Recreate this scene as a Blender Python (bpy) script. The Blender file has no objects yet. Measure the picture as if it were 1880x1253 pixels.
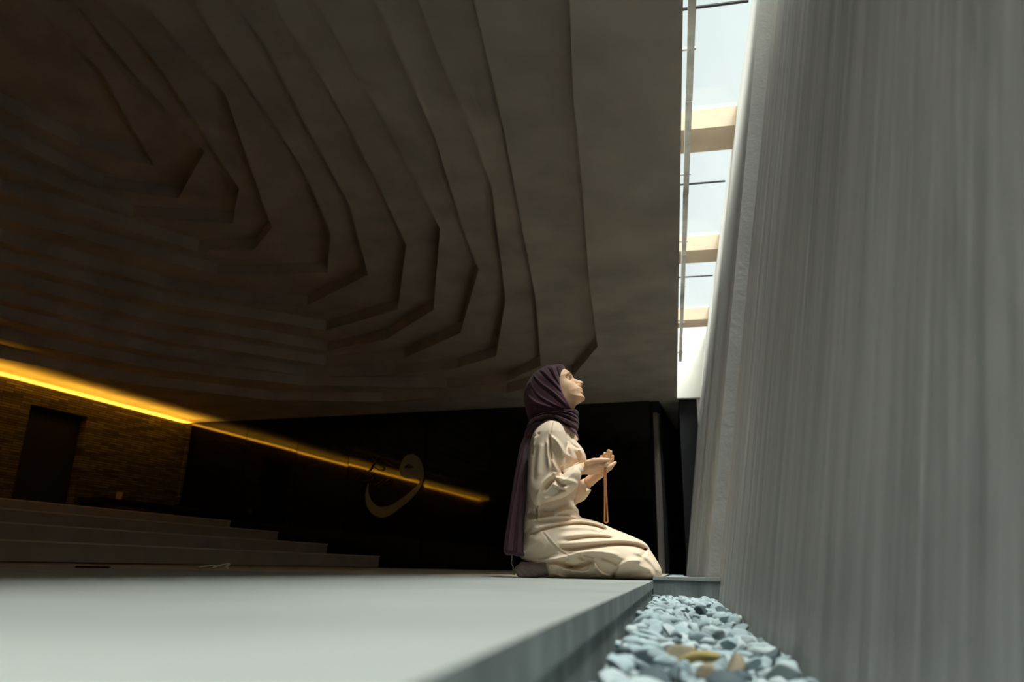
import bpy, bmesh, math, random
import numpy as np
from mathutils import Vector, Matrix, noise as mnoise
random.seed(7); np.random.seed(7)
SC = bpy.context.scene
COL = SC.collection

# ------------------------------------------------------------------ camera
F_PX, CX, CY = 1360.0, 940.0, 626.5            # focal length in pixels of the 1880x1253 frame
ROLL, H = 0.02, 0.037                           # camera almost on the floor
_V = np.array([1400 - CX, 1053.5 - CY, F_PX])
_hd = np.array([math.cos(ROLL), math.sin(ROLL), 0])
_up = np.cross(_V, _hd); _up /= np.linalg.norm(_up)
if _up[1] > 0: _up = -_up
_Y = _V / np.linalg.norm(_V); _X = np.cross(_Y, _up)
RM = np.array([_X, _Y, _up])                    # camera axes (right, down, forward) -> room axes
ORG = np.array([0, 0, H])
cam_d = bpy.data.cameras.new('camera'); cam = bpy.data.objects.new('camera', cam_d); COL.objects.link(cam)
cam_d.sensor_width = 36; cam_d.lens = F_PX / 1880 * 36; cam_d.clip_start = 0.01; cam_d.clip_end = 200
m3 = RM @ np.diag([1, -1, -1])
cam.matrix_world = Matrix([list(m3[i]) + [ORG[i]] for i in range(3)] + [[0, 0, 0, 1]])
cam_d.dof.use_dof = True; cam_d.dof.focus_distance = 3.35; cam_d.dof.aperture_fstop = 3.5
SC.camera = cam
SC.view_settings.view_transform = 'Standard'; SC.view_settings.look = 'None'
SC.view_settings.gamma = 1; SC.view_settings.use_curve_mapping = False
SC.view_settings.exposure = 0.0
SC.cycles.use_denoising = True
SC.cycles.max_bounces = 10; SC.cycles.diffuse_bounces = 7; SC.cycles.transparent_max_bounces = 12
SC.cycles.sample_clamp_indirect = 6.0

# ------------------------------------------------------------------ sky and daylight
W = bpy.data.worlds.new('sky'); SC.world = W; W.use_nodes = True
wn = W.node_tree; bg = wn.nodes['Background']
tc = wn.nodes.new('ShaderNodeTexCoord'); nz = wn.nodes.new('ShaderNodeTexNoise')
nz.inputs['Scale'].default_value = 1.6; nz.inputs['Detail'].default_value = 3
rp = wn.nodes.new('ShaderNodeValToRGB')
rp.color_ramp.elements[0].position = .35; rp.color_ramp.elements[0].color = (.86, .95, .95, 1)
rp.color_ramp.elements[1].position = .65; rp.color_ramp.elements[1].color = (.95, 1.0, .995, 1)
wn.links.new(tc.outputs['Generated'], nz.inputs['Vector']); wn.links.new(nz.outputs['Fac'], rp.inputs['Fac'])
wn.links.new(rp.outputs['Color'], bg.inputs['Color'])
bg.inputs['Strength'].default_value = 1.0

ANG = math.radians(-6.07)                       # the concrete wall runs at a slight angle to the stairs
qd = np.array([math.sin(ANG), math.cos(ANG), 0]); qn = np.array([math.cos(ANG), -math.sin(ANG), 0])
def Q(s, n, z): return tuple(qd * s + qn * n + np.array([0, 0, z]))
sun_d = bpy.data.lights.new('sun', 'SUN'); sun = bpy.data.objects.new('sun', sun_d); COL.objects.link(sun)
sun_d.energy = 35.0; sun_d.angle = math.radians(36); sun_d.color = (1.0, .985, .95)
_sd = qd * -0.16 + qn * 0.33 + np.array([0, 0, 1.0])          # towards the bright overcast
sun.rotation_euler = Vector(_sd).to_track_quat('Z', 'Y').to_euler()
sun.location = (0, 4, 8)

# ------------------------------------------------------------------ pixel -> room helpers
def ray(px, py): return RM @ np.array([px - CX, py - CY, F_PX])
def on_z(px, py, z): d = ray(px, py); return ORG + d * ((z - H) / d[2])
def on_y(px, py, y): d = ray(px, py); return ORG + d * (y / d[1])
def on_x(px, py, x): d = ray(px, py); return ORG + d * (x / d[0])
def on_s(px, py, s): d = ray(px, py); return ORG + d * (s / (d @ qd))

# ------------------------------------------------------------------ materials
def mat(name, color, rough=.8, spec=.3, metal=0, var=0.0, scale=5.0, bump=0.0, bscale=60.0, stretch=(1, 1, 1), coat=0, sheen=0,
        sss=0, dark=None, detail=6):
    m = bpy.data.materials.new(name); m.use_nodes = True
    nt = m.node_tree; b = nt.nodes['Principled BSDF']
    b.inputs['Base Color'].default_value = (*color, 1); b.inputs['Roughness'].default_value = rough
    b.inputs['Specular IOR Level'].default_value = spec; b.inputs['Metallic'].default_value = metal
    b.inputs['Coat Weight'].default_value = coat; b.inputs['Sheen Weight'].default_value = sheen
    b.inputs['Coat Roughness'].default_value = .04
    if sss:
        b.inputs['Subsurface Weight'].default_value = sss; b.inputs['Subsurface Radius'].default_value = (.012, .005, .003)
        b.inputs['Subsurface Scale'].default_value = 1.0
    tc = nt.nodes.new('ShaderNodeTexCoord'); mp = nt.nodes.new('ShaderNodeMapping'); mp.inputs['Scale'].default_value = stretch
    nt.links.new(tc.outputs['Object'], mp.inputs['Vector'])
    if var:
        n = nt.nodes.new('ShaderNodeTexNoise'); n.inputs['Scale'].default_value = scale; n.inputs['Detail'].default_value = detail
        nt.links.new(mp.outputs['Vector'], n.inputs['Vector'])
        r = nt.nodes.new('ShaderNodeValToRGB')
        d = dark or tuple(c * (1 - var) for c in color)
        r.color_ramp.elements[0].position = .3; r.color_ramp.elements[0].color = (*d, 1)
        r.color_ramp.elements[1].position = .7; r.color_ramp.elements[1].color = (*[min(1, c * (1 + var * .5)) for c in color], 1)
        nt.links.new(n.outputs['Fac'], r.inputs['Fac']); nt.links.new(r.outputs['Color'], b.inputs['Base Color'])
    if bump:
        n2 = nt.nodes.new('ShaderNodeTexNoise'); n2.inputs['Scale'].default_value = bscale; n2.inputs['Detail'].default_value = 5
        nt.links.new(mp.outputs['Vector'], n2.inputs['Vector'])
        bp = nt.nodes.new('ShaderNodeBump'); bp.inputs['Strength'].default_value = bump; bp.inputs['Distance'].default_value = .01
        nt.links.new(n2.outputs['Fac'], bp.inputs['Height']); nt.links.new(bp.outputs['Normal'], b.inputs['Normal'])
    return m
def emit(name, color, strength):
    m = bpy.data.materials.new(name); m.use_nodes = True
    nt = m.node_tree; nt.nodes.remove(nt.nodes['Principled BSDF'])
    e = nt.nodes.new('ShaderNodeEmission'); e.inputs['Color'].default_value = (*color, 1); e.inputs['Strength'].default_value = strength
    nt.links.new(e.outputs[0], nt.nodes['Material Output'].inputs[0]); return m

M = {}
M['ceil'] = mat('ceiling_concrete', (.50, .45, .39), .85, var=.22, scale=1.7, bump=.12, bscale=25)
M['slabedge'] = mat('slab_concrete', (.55, .52, .47), .85, var=.12, scale=3, bump=.1)
M['wallc'] = mat('board_concrete', (.49, .485, .46), .8, var=.28, scale=3.2, bump=1.0, bscale=14, stretch=(1, 5, .25), detail=8)
M['wallf'] = mat('pale_board_concrete', (.52, .53, .525), .8, var=.14, scale=4, bump=.5, bscale=10, stretch=(1, 4, .3), detail=8)
M['strip'] = mat('smooth_concrete', (.33, .32, .295), .85, var=.10, scale=6, bump=.2, bscale=40)
M['floor'] = mat('floor_carpet', (.46, .40, .31), .9, var=.14, scale=2.0, bump=.2, bscale=180)
M['border'] = mat('floor_stone', (.285, .30, .28), .7, var=.14, scale=3.2, bump=.15, bscale=90)
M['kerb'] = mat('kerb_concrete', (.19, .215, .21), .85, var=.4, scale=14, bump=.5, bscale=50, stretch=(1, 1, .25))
M['stair'] = mat('stair_carpet', (.44, .37, .28), .95, var=.1, scale=3, bump=.2, bscale=150)
M['jamb'] = mat('jamb_render', (.18, .16, .14), .9)
M['edge_highlight'] = mat('painted_edge_highlight', (.72, .62, .48), .8)  # paler tone standing in for light on the tread edges
M['black'] = mat('black_glass', (.002, .0022, .003), .035, spec=.6, coat=.25)
M['dark'] = mat('dark_void', (.012, .012, .014), .9)
M['brick'] = mat('brick_slips', (.30, .24, .16), .9)
M['letter'] = mat('letter_paint', (.22, .22, .19), .3, coat=.3)
M['script'] = mat('script_paint', (.05, .05, .045), .3, coat=.3)
M['white'] = mat('white_plaster', (.50, .49, .45), .8, var=.05, scale=3)
M['beam'] = mat('beam_timber_concrete', (.42, .33, .24), .85, var=.1, scale=4)
M['tray'] = mat('tray_metal', (.42, .41, .38), .6, metal=0, var=.3, scale=6, stretch=(1, 1, 1))
M['led'] = emit('led_glow', (1.0, .46, .03), 90.0)
M['skin'] = mat('skin', (.78, .49, .30), .5, spec=.35, sss=.12, var=.05, scale=20)
M['scarf'] = mat('scarf_cloth', (.080, .036, .050), .8, spec=.15, sheen=.12, bump=.15, bscale=350)
M['dress'] = mat('dress_cloth', (.78, .62, .46), .7, spec=.25, sheen=.1, bump=.06, bscale=300)
M['sock'] = mat('sock_knit', (.30, .23, .22), .95, bump=.3, bscale=300)
M['bead'] = mat('bead_wood', (.50, .19, .05), .35, spec=.5, var=.2, scale=60)
M['cord'] = mat('cord_white', (.85, .80, .68), .8)
M['eyew'] = mat('eye_white', (.75, .72, .68), .25, spec=.5)
M['iris'] = mat('iris_brown', (.05, .028, .018), .2, spec=.5)
M['brow'] = mat('brow_hair', (.10, .055, .03), .9)
M['phone'] = mat('black_plastic', (.008, .008, .009), .4)
M['cup'] = mat('paper_tan', (.55, .36, .16), .7)
M['glass'] = None

def glass_mat():
    m = bpy.data.materials.new('skylight_glass'); m.use_nodes = True
    nt = m.node_tree; nt.nodes.remove(nt.nodes['Principled BSDF'])
    t = nt.nodes.new('ShaderNodeBsdfTransparent'); t.inputs['Color'].default_value = (.95, .985, .98, 1)
    g = nt.nodes.new('ShaderNodeBsdfGlossy'); g.inputs['Roughness'].default_value = .05
    mx = nt.nodes.new('ShaderNodeMixShader'); mx.inputs['Fac'].default_value = .05
    nt.links.new(t.outputs[0], mx.inputs[1]); nt.links.new(g.outputs[0], mx.inputs[2])
    nt.links.new(mx.outputs[0], nt.nodes['Material Output'].inputs[0]); return m
M['glass'] = glass_mat()

# brick: thin slips, running along the left wall
def brick_mat():
    m = M['brick']; nt = m.node_tree; b = nt.nodes['Principled BSDF']
    tc = nt.nodes.new('ShaderNodeTexCoord'); sx = nt.nodes.new('ShaderNodeSeparateXYZ'); cx = nt.nodes.new('ShaderNodeCombineXYZ')
    nt.links.new(tc.outputs['Object'], sx.inputs[0]); nt.links.new(sx.outputs['Y'], cx.inputs['X']); nt.links.new(sx.outputs['Z'], cx.inputs['Y'])
    br = nt.nodes.new('ShaderNodeTexBrick'); br.inputs['Scale'].default_value = 1.0
    br.inputs['Brick Width'].default_value = .34; br.inputs['Row Height'].default_value = .042; br.inputs['Mortar Size'].default_value = .005
    br.inputs['Color1'].default_value = (.17, .135, .09, 1); br.inputs['Color2'].default_value = (.05, .038, .025, 1); br.inputs['Mortar'].default_value = (.02, .015, .01, 1)
    nt.links.new(cx.outputs[0], br.inputs['Vector']); nt.links.new(br.outputs['Color'], b.inputs['Base Color'])
    bp = nt.nodes.new('ShaderNodeBump'); bp.inputs['Strength'].default_value = 1; bp.inputs['Distance'].default_value = .02
    bw = nt.nodes.new('ShaderNodeRGBToBW'); nt.links.new(br.outputs['Color'], bw.inputs[0])
    nt.links.new(bw.outputs[0], bp.inputs['Height']); nt.links.new(bp.outputs['Normal'], b.inputs['Normal'])
brick_mat()

# ------------------------------------------------------------------ object helpers
def link(name, me, m=None, parent=None, smooth=False):
    o = bpy.data.objects.new(name, me); COL.objects.link(o)
    if m is not None: me.materials.append(m)
    if parent is not None: o.parent = parent
    if smooth:
        me.polygons.foreach_set('use_smooth', [True] * len(me.polygons))
    return o
def obj(name, bm, m, parent=None, smooth=False):
    me = bpy.data.meshes.new(name); bmesh.ops.recalc_face_normals(bm, faces=bm.faces[:]); bm.to_mesh(me); bm.free()
    return link(name, me, m, parent, smooth)
def struct(o): o['kind'] = 'structure'; return o
def tag(o, label, cat, group=None):
    o['label'] = label; o['category'] = cat
    if group: o['group'] = group
    return o
def empty(name, loc, rz=0, parent=None):
    o = bpy.data.objects.new(name, None); COL.objects.link(o); o.location = loc; o.rotation_euler = (0, 0, rz)
    o.empty_display_size = .1
    if parent: o.parent = parent
    return o
def add_hex(bm, p):                              # eight corners: bottom 4, top 4
    v = [bm.verts.new(q) for q in p]
    for f in ((0, 1, 2, 3), (7, 6, 5, 4), (0, 4, 5, 1), (1, 5, 6, 2), (2, 6, 7, 3), (3, 7, 4, 0)): bm.faces.new([v[i] for i in f])
def add_box(bm, x0, x1, y0, y1, z0, z1):
    add_hex(bm, [(x0, y0, z0), (x1, y0, z0), (x1, y1, z0), (x0, y1, z0), (x0, y0, z1), (x1, y0, z1), (x1, y1, z1), (x0, y1, z1)])
def add_qbox(bm, s0, s1, n0, n1, z0, z1):        # a box in the frame of the concrete wall
    add_hex(bm, [Q(s0, n0, z0), Q(s0, n1, z0), Q(s1, n1, z0), Q(s1, n0, z0), Q(s0, n0, z1), Q(s0, n1, z1), Q(s1, n1, z1), Q(s1, n0, z1)])
def qbox(name, m, *a, parent=None):
    bm = bmesh.new(); add_qbox(bm, *a); return obj(name, bm, m, parent)
def box(name, m, *a, parent=None):
    bm = bmesh.new(); add_box(bm, *a); return obj(name, bm, m, parent)
def ring_fill(bm, loops):
    edges = []
    for L in loops:
        vs = [bm.verts.new(p) for p in L]
        edges += [bm.edges.new((vs[i], vs[(i + 1) % len(vs)])) for i in range(len(vs))]
    bmesh.ops.triangle_fill(bm, edges=edges, use_beauty=True)

Z0, YE, XL, XLED, YB = 2.878, 12.75, -11.35, -11.28, -6.0     # ceiling height, end wall, left wall, back of the hall

# ------------------------------------------------------------------ floor
bm = bmesh.new()
S_SEAM = 3.55
ring_fill(bm, [[Q(S_SEAM, -.085, 0), Q(YE + 3.6, -.085, 0), (-2.2, 16.2, 0), (-12, 16.2, 0), (-12, YB, 0), Q(YB, -7.0, 0), Q(S_SEAM, -7.0, 0)]])
floor = struct(obj('floor', bm, M['floor']))
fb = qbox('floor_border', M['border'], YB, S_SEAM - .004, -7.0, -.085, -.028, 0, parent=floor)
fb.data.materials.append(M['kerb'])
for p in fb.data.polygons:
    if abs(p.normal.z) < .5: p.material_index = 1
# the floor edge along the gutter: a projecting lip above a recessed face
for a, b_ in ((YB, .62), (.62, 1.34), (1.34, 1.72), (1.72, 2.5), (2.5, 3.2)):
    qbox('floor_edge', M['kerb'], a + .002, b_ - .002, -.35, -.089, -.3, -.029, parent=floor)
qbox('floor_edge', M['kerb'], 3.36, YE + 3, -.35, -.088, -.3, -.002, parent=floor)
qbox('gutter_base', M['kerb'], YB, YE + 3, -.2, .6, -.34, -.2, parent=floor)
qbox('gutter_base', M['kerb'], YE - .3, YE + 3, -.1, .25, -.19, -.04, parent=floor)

# cross beam bridging the gutter
bm = bmesh.new()
add_hex(bm, [Q(3.2, -.086, -.2), Q(3.2, .175, -.2), Q(3.335, .175, -.2), Q(3.335, -.086, -.2),
             Q(3.2, -.086, .002), Q(3.2, .19, .004), Q(3.335, .19, .014), Q(3.335, -.086, .010)])
beam = obj('gutter_beam', bm, M['kerb'])
tag(beam, 'short grey concrete cross beam bridging the pebble gutter in front of the kneeling person', 'beam')
qbox('cap', M['border'], 3.196, 3.337, -.0855, .188, .0035, .0165, parent=beam)

# ------------------------------------------------------------------ the leaning concrete wall on the right
def wall_boards(name, m, s0, s1, fn, zs, w0, w1, amp, thick, seed):
    rnd = random.Random(seed); bm = bmesh.new(); s = s0; prof = []
    while s < s1 - 1e-4:                             # one profile of shallow boards with softened edges
        w = rnd.uniform(w0, w1); e = min(s1, s + w)
        if s1 - e < w0: e = s1
        o = rnd.uniform(-amp, amp); sl = rnd.uniform(-.4, .4) * amp; k = min(.006, (e - s) * .25)
        prof += [(s + k, o - sl), ((s + e) / 2, o + .25 * amp), (e - k, o + sl)]
        s = e
    prof = [(s0, prof[0][1])] + prof + [(s1, prof[-1][1])]
    rows = [[bm.verts.new(Q(q, fn(q, z) + o, z)) for q, o in prof] for z in zs]
    back = [[bm.verts.new(Q(q, fn(q, z) + thick, z)) for q in (s0, s1)] for z in zs]
    for j in range(len(zs) - 1):
        for i in range(len(prof) - 1): bm.faces.new((rows[j][i], rows[j][i + 1], rows[j + 1][i + 1], rows[j + 1][i]))
        bm.faces.new((back[j][0], rows[j][0], rows[j + 1][0], back[j + 1][0])); bm.faces.new((rows[j][-1], back[j][1], back[j + 1][1], rows[j + 1][-1]))
    bm.faces.new(rows[-1] + back[-1][::-1])
    return obj(name, bm, m)
def near_n(s, z): return .178 + .158 * z
def far_n(s, z):
    t = (s - 3.35) / 9.45
    return .133 + .056 * t + (.149 - .020 * t) * z
ZS = [-.33, 0, 1, 2, 3, 4.02]
w = struct(wall_boards('wall_right', M['wallc'], YB, 3.37, near_n, ZS, .018, .06, .0015, .10, 3))
qbox('wall_core', M['wallc'], YB, 3.37, .9, 1.2, -.34, 4.3, parent=w)
bm = bmesh.new()                                    # backing behind the boards keeps the wall solid
add_hex(bm, [Q(YB, .28, -.34), Q(YB, .5, -.34), Q(3.37, .5, -.34), Q(3.37, .28, -.34), Q(YB, .91, 4.02), Q(YB, 1.1, 4.02), Q(3.37, 1.1, 4.02), Q(3.37, .91, 4.02)])
obj('wall_core', bm, M['wallc'], w)
wf = struct(wall_boards('wall_right_far', M['wallf'], 3.365, YE + .06, far_n, ZS, .04, .11, .0014, .30, 5))
bm = bmesh.new()                                    # smooth end face of the thicker far stretch
add_hex(bm, [Q(3.352, far_n(3.35, -.33) - .002, -.33), Q(3.352, .40, -.33), Q(3.366, .40, -.33), Q(3.366, far_n(3.35, -.33) - .002, -.33),
             Q(3.352, far_n(3.35, 4.02) - .002, 4.02), Q(3.352, 1.0, 4.02), Q(3.366, 1.0, 4.02), Q(3.366, far_n(3.35, 4.02) - .002, 4.02)])
obj('wall_end_face', bm, M['strip'], wf)

# ------------------------------------------------------------------ ceiling: nested polygonal tiers climbing inwards
CONT = [
 [(1045,0),(1053,190),(1068,335),(1081,514),(1097,637),(1053,690),(930,722),(700,738),(500,735),(250,706),(0,658)],
 [(870,0),(900,130),(927,250),(951,378),(983,548),(993,672),(930,701),(820,712),(560,708),(300,680),(0,622)],
 [(768,0),(808,110),(868,250),(903,345),(928,552),(911,654),(840,676),(700,690),(560,690),(300,652),(0,583)],
 [(687,0),(798,250),(853,433),(879,495),(845,612),(742,658),(598,671),(300,625),(0,550)],
 [(578,0),(721,250),(762,331),(808,420),(796,569),(708,624),(600,645),(300,593),(0,515)],
 [(497,0),(600,160),(649,250),(696,344),(746,450),(730,569),(598,607),(300,557),(0,479)],
 [(423,0),(483,76),(572,250),(640,373),(676,505),(564,561),(462,556),(300,528),(0,443)],
 [(351,0),(419,104),(554,307),(607,427),(601,501),(487,505),(400,505),(0,399)],
 [(259,0),(311,60),(415,175),(443,259),(499,419),(465,460),(363,461),(0,351)],
 [(187,0),(243,60),(299,132),(439,347),(427,410),(243,398),(0,301)],
 [(132,0),(250,140),(375,279),(327,365),(187,345),(0,250)],
 [(58,0),(160,104),(187,132),(283,307),(144,268),(0,198)]]
DZ = .17
loops = []
for k, c in enumerate(CONT):
    z = Z0 + k * DZ
    L = [on_z(px, py, z) for px, py in c]
    P = [(p[0], p[1]) for p in L]
    a, b = P[0], P[-1]
    low = -4.6 + .5 * k
    wd, hh = a[0] - b[0], b[1] - low
    P += [(b[0] - .05, b[1] - .5 * hh), (b[0] + .04 * wd, b[1] - .82 * hh), (b[0] + .2 * wd, low), ((a[0] + b[0]) / 2, low - .05),
          (a[0] - .13 * wd, low), (a[0] + .12 - .02 * k, low + .24 * hh), (a[0] + .14 - .03 * k, low + .62 * hh)]
    loops.append(P)
bm = bmesh.new()
NE = .17                                            # edge of the slab beside the light slot
outer = [Q(YB, NE, Z0), Q(YE - .04, NE, Z0), Q(YE - .04, .9, Z0), Q(16.0, .9, Z0), (-12.2, 16.2, Z0), (-12.2, YB - .4, Z0)]
ring_fill(bm, [outer, [(x, y, Z0) for x, y in loops[0]]])
ceiling = struct(obj('ceiling', bm, M['ceil']))
for k in range(len(loops)):
    z, z1 = Z0 + k * DZ, Z0 + (k + 1) * DZ
    bm = bmesh.new(); P = loops[k]; n = len(P)
    lo = [bm.verts.new((x, y, z)) for x, y in P]; hi = [bm.verts.new((x, y, z1)) for x, y in P]
    for i in range(n): bm.faces.new((lo[i], lo[(i + 1) % n], hi[(i + 1) % n], hi[i]))
    if k + 1 < len(loops): ring_fill(bm, [[(x, y, z1) for x, y in P], [(x, y, z1) for x, y in loops[k + 1]]])
    else: ring_fill(bm, [[(x, y, z1) for x, y in P]])
    obj('ceiling_tier', bm, M['ceil'], ceiling)
qbox('slab_edge', M['slabedge'], YB, YE - .04, NE - .25, NE, Z0 + .002, 4.4, parent=ceiling)
qbox('roof_plate', M['dark'], YB, 16, -13.5, NE - .2, 5.2, 5.3, parent=ceiling)
qbox('roof_plate', M['dark'], YE - .02, 16, NE - .3, 1.3, 4.3, 4.4, parent=ceiling)
qbox('roof_plate', M['dark'], YB, -2.4, NE - .02, 1.3, 4.02, 4.1, parent=ceiling)  # unseen cover added to block the skylight behind the camera and dim nearby surfaces
qbox('roof_upstand', M['dark'], YB, 16, NE - .25, NE - .2, 4.4, 5.3, parent=ceiling)
qbox('trim_1', M['white'], YE - .04, YE, NE - .02, .9, Z0 + .001, 4.3).__setitem__('kind', 'structure')

# ------------------------------------------------------------------ skylight: panes between cross beams
ZB, ZG = 3.80, 4.00
beam_s = [-1.57, 1.06, 3.70] + [6.33 + .0, 9.0, 11.67]
wname = ['second', 'third']
posn = {6.33: 'nearest of the three tan beams seen crossing the skylight', 9.0: 'middle one of the three tan beams seen crossing the skylight',
        11.67: 'farthest of the three tan beams seen crossing the skylight, next to its end wall'}
for s in beam_s:
    if s in posn:
        b = qbox('skylight_beam', M['beam'], s - .40, s, NE - .02, .80, ZB, ZG - .01)
        tag(b, posn[s], 'beam', 'skylight cross beams')
    elif s > 0:
        struct(qbox('trim_2', M['beam'], s - .40, s, NE - .02, .80, ZB, ZG - .01))
edges = [-2.4] + beam_s + [YE - .05]
for i in range(len(edges) - 1):
    a, b = edges[i], edges[i + 1] - (.40 if i + 1 < len(edges) - 1 else 0)
    if b - a < .1: continue
    g = struct(qbox('window_%d' % (i + 1), M['glass'], a + .002, b - .002, NE, .84, ZG, ZG + .012))
    if a > 2:
        mid = a + (b - a) * .42
        qbox('glazing_joint', M['phone'], mid - .012, mid + .012, NE + .02, .70, ZG - .012, ZG - .001, parent=g)

# cable tray hung beside the slab edge
tr = empty('cable_tray', Q(3.4, .235, 3.3), -ANG)
tag(tr, 'grey perforated metal cable tray running along the ceiling edge beside the skylight', 'cable tray')
inv = Matrix.Translation(Vector(Q(3.4, .235, 3.3))) @ Matrix.Rotation(-ANG, 4, 'Z'); inv.invert()
def qbox_local(name, m, parent, iv, *a):
    bm = bmesh.new(); add_qbox(bm, *a); bmesh.ops.transform(bm, matrix=iv, verts=bm.verts[:]); return obj(name, bm, m, parent)
bounds = [1.0, 3.3, 4.78, 6.2, 7.55, 8.9, 10.3, 11.9]
for i in range(len(bounds) - 1):
    nn = .228 - .002 * i
    qbox_local('tray_section', M['tray'], tr, inv, bounds[i] + .004, bounds[i + 1] - .004, nn, nn + .047, 3.30, 3.335)
for s in (4.25, 5.9, 7.3, 8.6, 10.0, 11.5):
    qbox_local('bracket', M['tray'], tr, inv, s - .01, s + .01, NE, .285, 3.336, 3.35)

# ------------------------------------------------------------------ far end: black glass panels, letter, dark recess
seams = [-11.36, -9.91, -8.67, -7.49, -5.86, -4.56, -3.05, -1.655]
wb = None
for i in range(len(seams) - 1):
    a, b = seams[i] + .006, seams[i + 1] - .006
    t = [0, .0, .004, -.004, .003, .010, -.003][i]
    bm = bmesh.new()
    add_hex(bm, [(a, YE - t, 0), (b, YE + t, 0), (b, YE + .06, 0), (a, YE + .06, 0), (a, YE - t, Z0 - .002), (b, YE + t, Z0 - .002), (b, YE + .06, Z0 - .002), (a, YE + .06, Z0 - .002)])
    if wb is None: wb = struct(obj('wall_end', bm, M['black']))
    else: obj('glass_panel', bm, M['black'], wb)
box('wall_core', M['dark'], -12, -1.64, YE + .07, YE + .3, 0, Z0 - .002, parent=wb)
jm = struct(box('wall_recess', M['jamb'], -1.60, -1.53, YE - .02, 16, 0, 2.66))
box('recess_back', M['dark'], -2.2, 1.0, 15.6, 15.8, -.4, Z0 - .002, parent=jm)
box('recess_side', M['dark'], -1.528, -1.50, YE + .25, 15.6, 0, Z0 - .002, parent=jm)
qbox('recess_side', M['dark'], YE + .07, 16, .20, .5, -.3, Z0 - .002, parent=jm)
box('recess_head', M['dark'], -1.64, -1.50, YE + .05, YE + .15, 2.66, Z0 - .002, parent=jm)

def prism_on_end(name, polys, m, yf, th, parent=None):
    bm = bmesh.new()
    for loopset in polys:
        pts = [[on_y(px, py, yf) for px, py in L] for L in loopset]
        ring_fill(bm, [[tuple(p) for p in L] for L in pts])
    r = bmesh.ops.extrude_face_region(bm, geom=bm.faces[:])
    bmesh.ops.translate(bm, vec=(0, th, 0), verts=[v for v in r['geom'] if isinstance(v, bmesh.types.BMVert)])
    return obj(name, bm, m, parent)
def smooth_loop(P, n=6, closed=True):
    P = [np.array(p, float) for p in P]; out = []; N = len(P)
    rng = range(N) if closed else range(N - 1)
    for i in rng:
        if closed: p0, p1, p2, p3 = P[i - 1], P[i], P[(i + 1) % N], P[(i + 2) % N]
        else: p0, p1, p2, p3 = P[max(0, i - 1)], P[i], P[i + 1], P[min(N - 1, i + 2)]
        for j in range(n):
            t = j / n
            out.append(.5 * ((2 * p1) + (-p0 + p2) * t + (2 * p0 - 5 * p1 + 4 * p2 - p3) * t * t + (-p0 + 3 * p1 - 3 * p2 + p3) * t ** 3))
    if not closed: out.append(P[-1])
    return out
Y5 = lambda cx, cy: (640 + cx / 6.714, 800 + cy / 6.714)
outer_l = smooth_loop([Y5(*p) for p in [(640, 360), (690, 265), (765, 228), (835, 250), (890, 320), (925, 430), (920, 540), (880, 640), (780, 770), (640, 890), (500, 985), (390, 1012), (290, 965), (225, 870), (208, 730), (240, 590), (243, 700), (275, 800), (340, 865), (430, 880), (540, 850), (680, 760), (800, 660), (865, 590), (860, 550), (800, 525), (720, 530), (650, 500), (625, 430)]], 5)
inner_l = smooth_loop([Y5(*p) for p in [(680, 390), (740, 350), (805, 395), (740, 405)]], 4)
lt = prism_on_end('calligraphy_letter', [[outer_l, inner_l]], M['letter'], YE - .035, .016)
tag(lt, 'large pale looped calligraphy letter mounted on the black end wall', 'wall lettering')
strokes = [[(110, 520), (170, 470), (260, 420), (330, 300), (400, 240)], [(180, 560), (240, 560), (300, 520), (270, 470)], [(270, 250), (330, 330), (430, 400), (380, 430), (300, 380)],
           [(300, 610), (360, 590), (430, 540)], [(360, 630), (410, 600), (470, 560), (500, 540)], [(450, 600), (510, 580), (540, 545)], [(200, 470), (250, 500), (320, 460)], [(420, 300), (500, 350), (560, 380)]]
polys = []
for st in strokes:
    c = smooth_loop([Y5(*p) for p in st], 5, closed=False)
    L, R_ = [], []
    for i, p in enumerate(c):
        d = c[min(i + 1, len(c) - 1)] - c[max(i - 1, 0)]; d /= (np.linalg.norm(d) + 1e-9)
        wd = .25 + .75 * math.sin(math.pi * min(1, (i + .5) / len(c))); nrm = np.array([-d[1], d[0]]) * wd
        L.append(tuple(p + nrm)); R_.append(tuple(p - nrm))
    polys.append([L + R_[::-1]])
sc = prism_on_end('calligraphy_script', polys, M['script'], YE - .03, .012)
tag(sc, 'faint thin calligraphy script strokes left of the pale looped letter', 'wall lettering')

# ------------------------------------------------------------------ left wall: brick slips, door, glow of the cove, added fill lamp
bm = bmesh.new()
ZT = 2.80
for a, b_, t in ((.35, .07, ZT - .07), (.07, 0, ZT)):     # a shallow trough behind the top of the brick face holds the light
    add_box(bm, XL - a, XL - b_, YB, 9.02, 0, t); add_box(bm, XL - a, XL - b_, 10.22, 12.74, 0, t); add_box(bm, XL - a, XL - b_, 9.02, 10.22, 2.50, t)
wl = struct(obj('wall_left', bm, M['brick']))
box('wall_back_upper', M['dark'], XL - .5, XL - .36, YB, 16, 0, 3.1, parent=wl)
dr = struct(box('door_1', M['dark'], XL - .2, XL - .14, 9.03, 10.21, .84, 2.5))
box('door_frame', M['brick'], XL - .13, XL + .01, 10.15, 10.23, .84, 2.5, parent=dr)
led = empty('cove_light', (XL - .10, 3.0, ZT - .012)); tag(led, 'glowing amber light strip along the top of the left brick wall', 'light strip')
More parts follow.
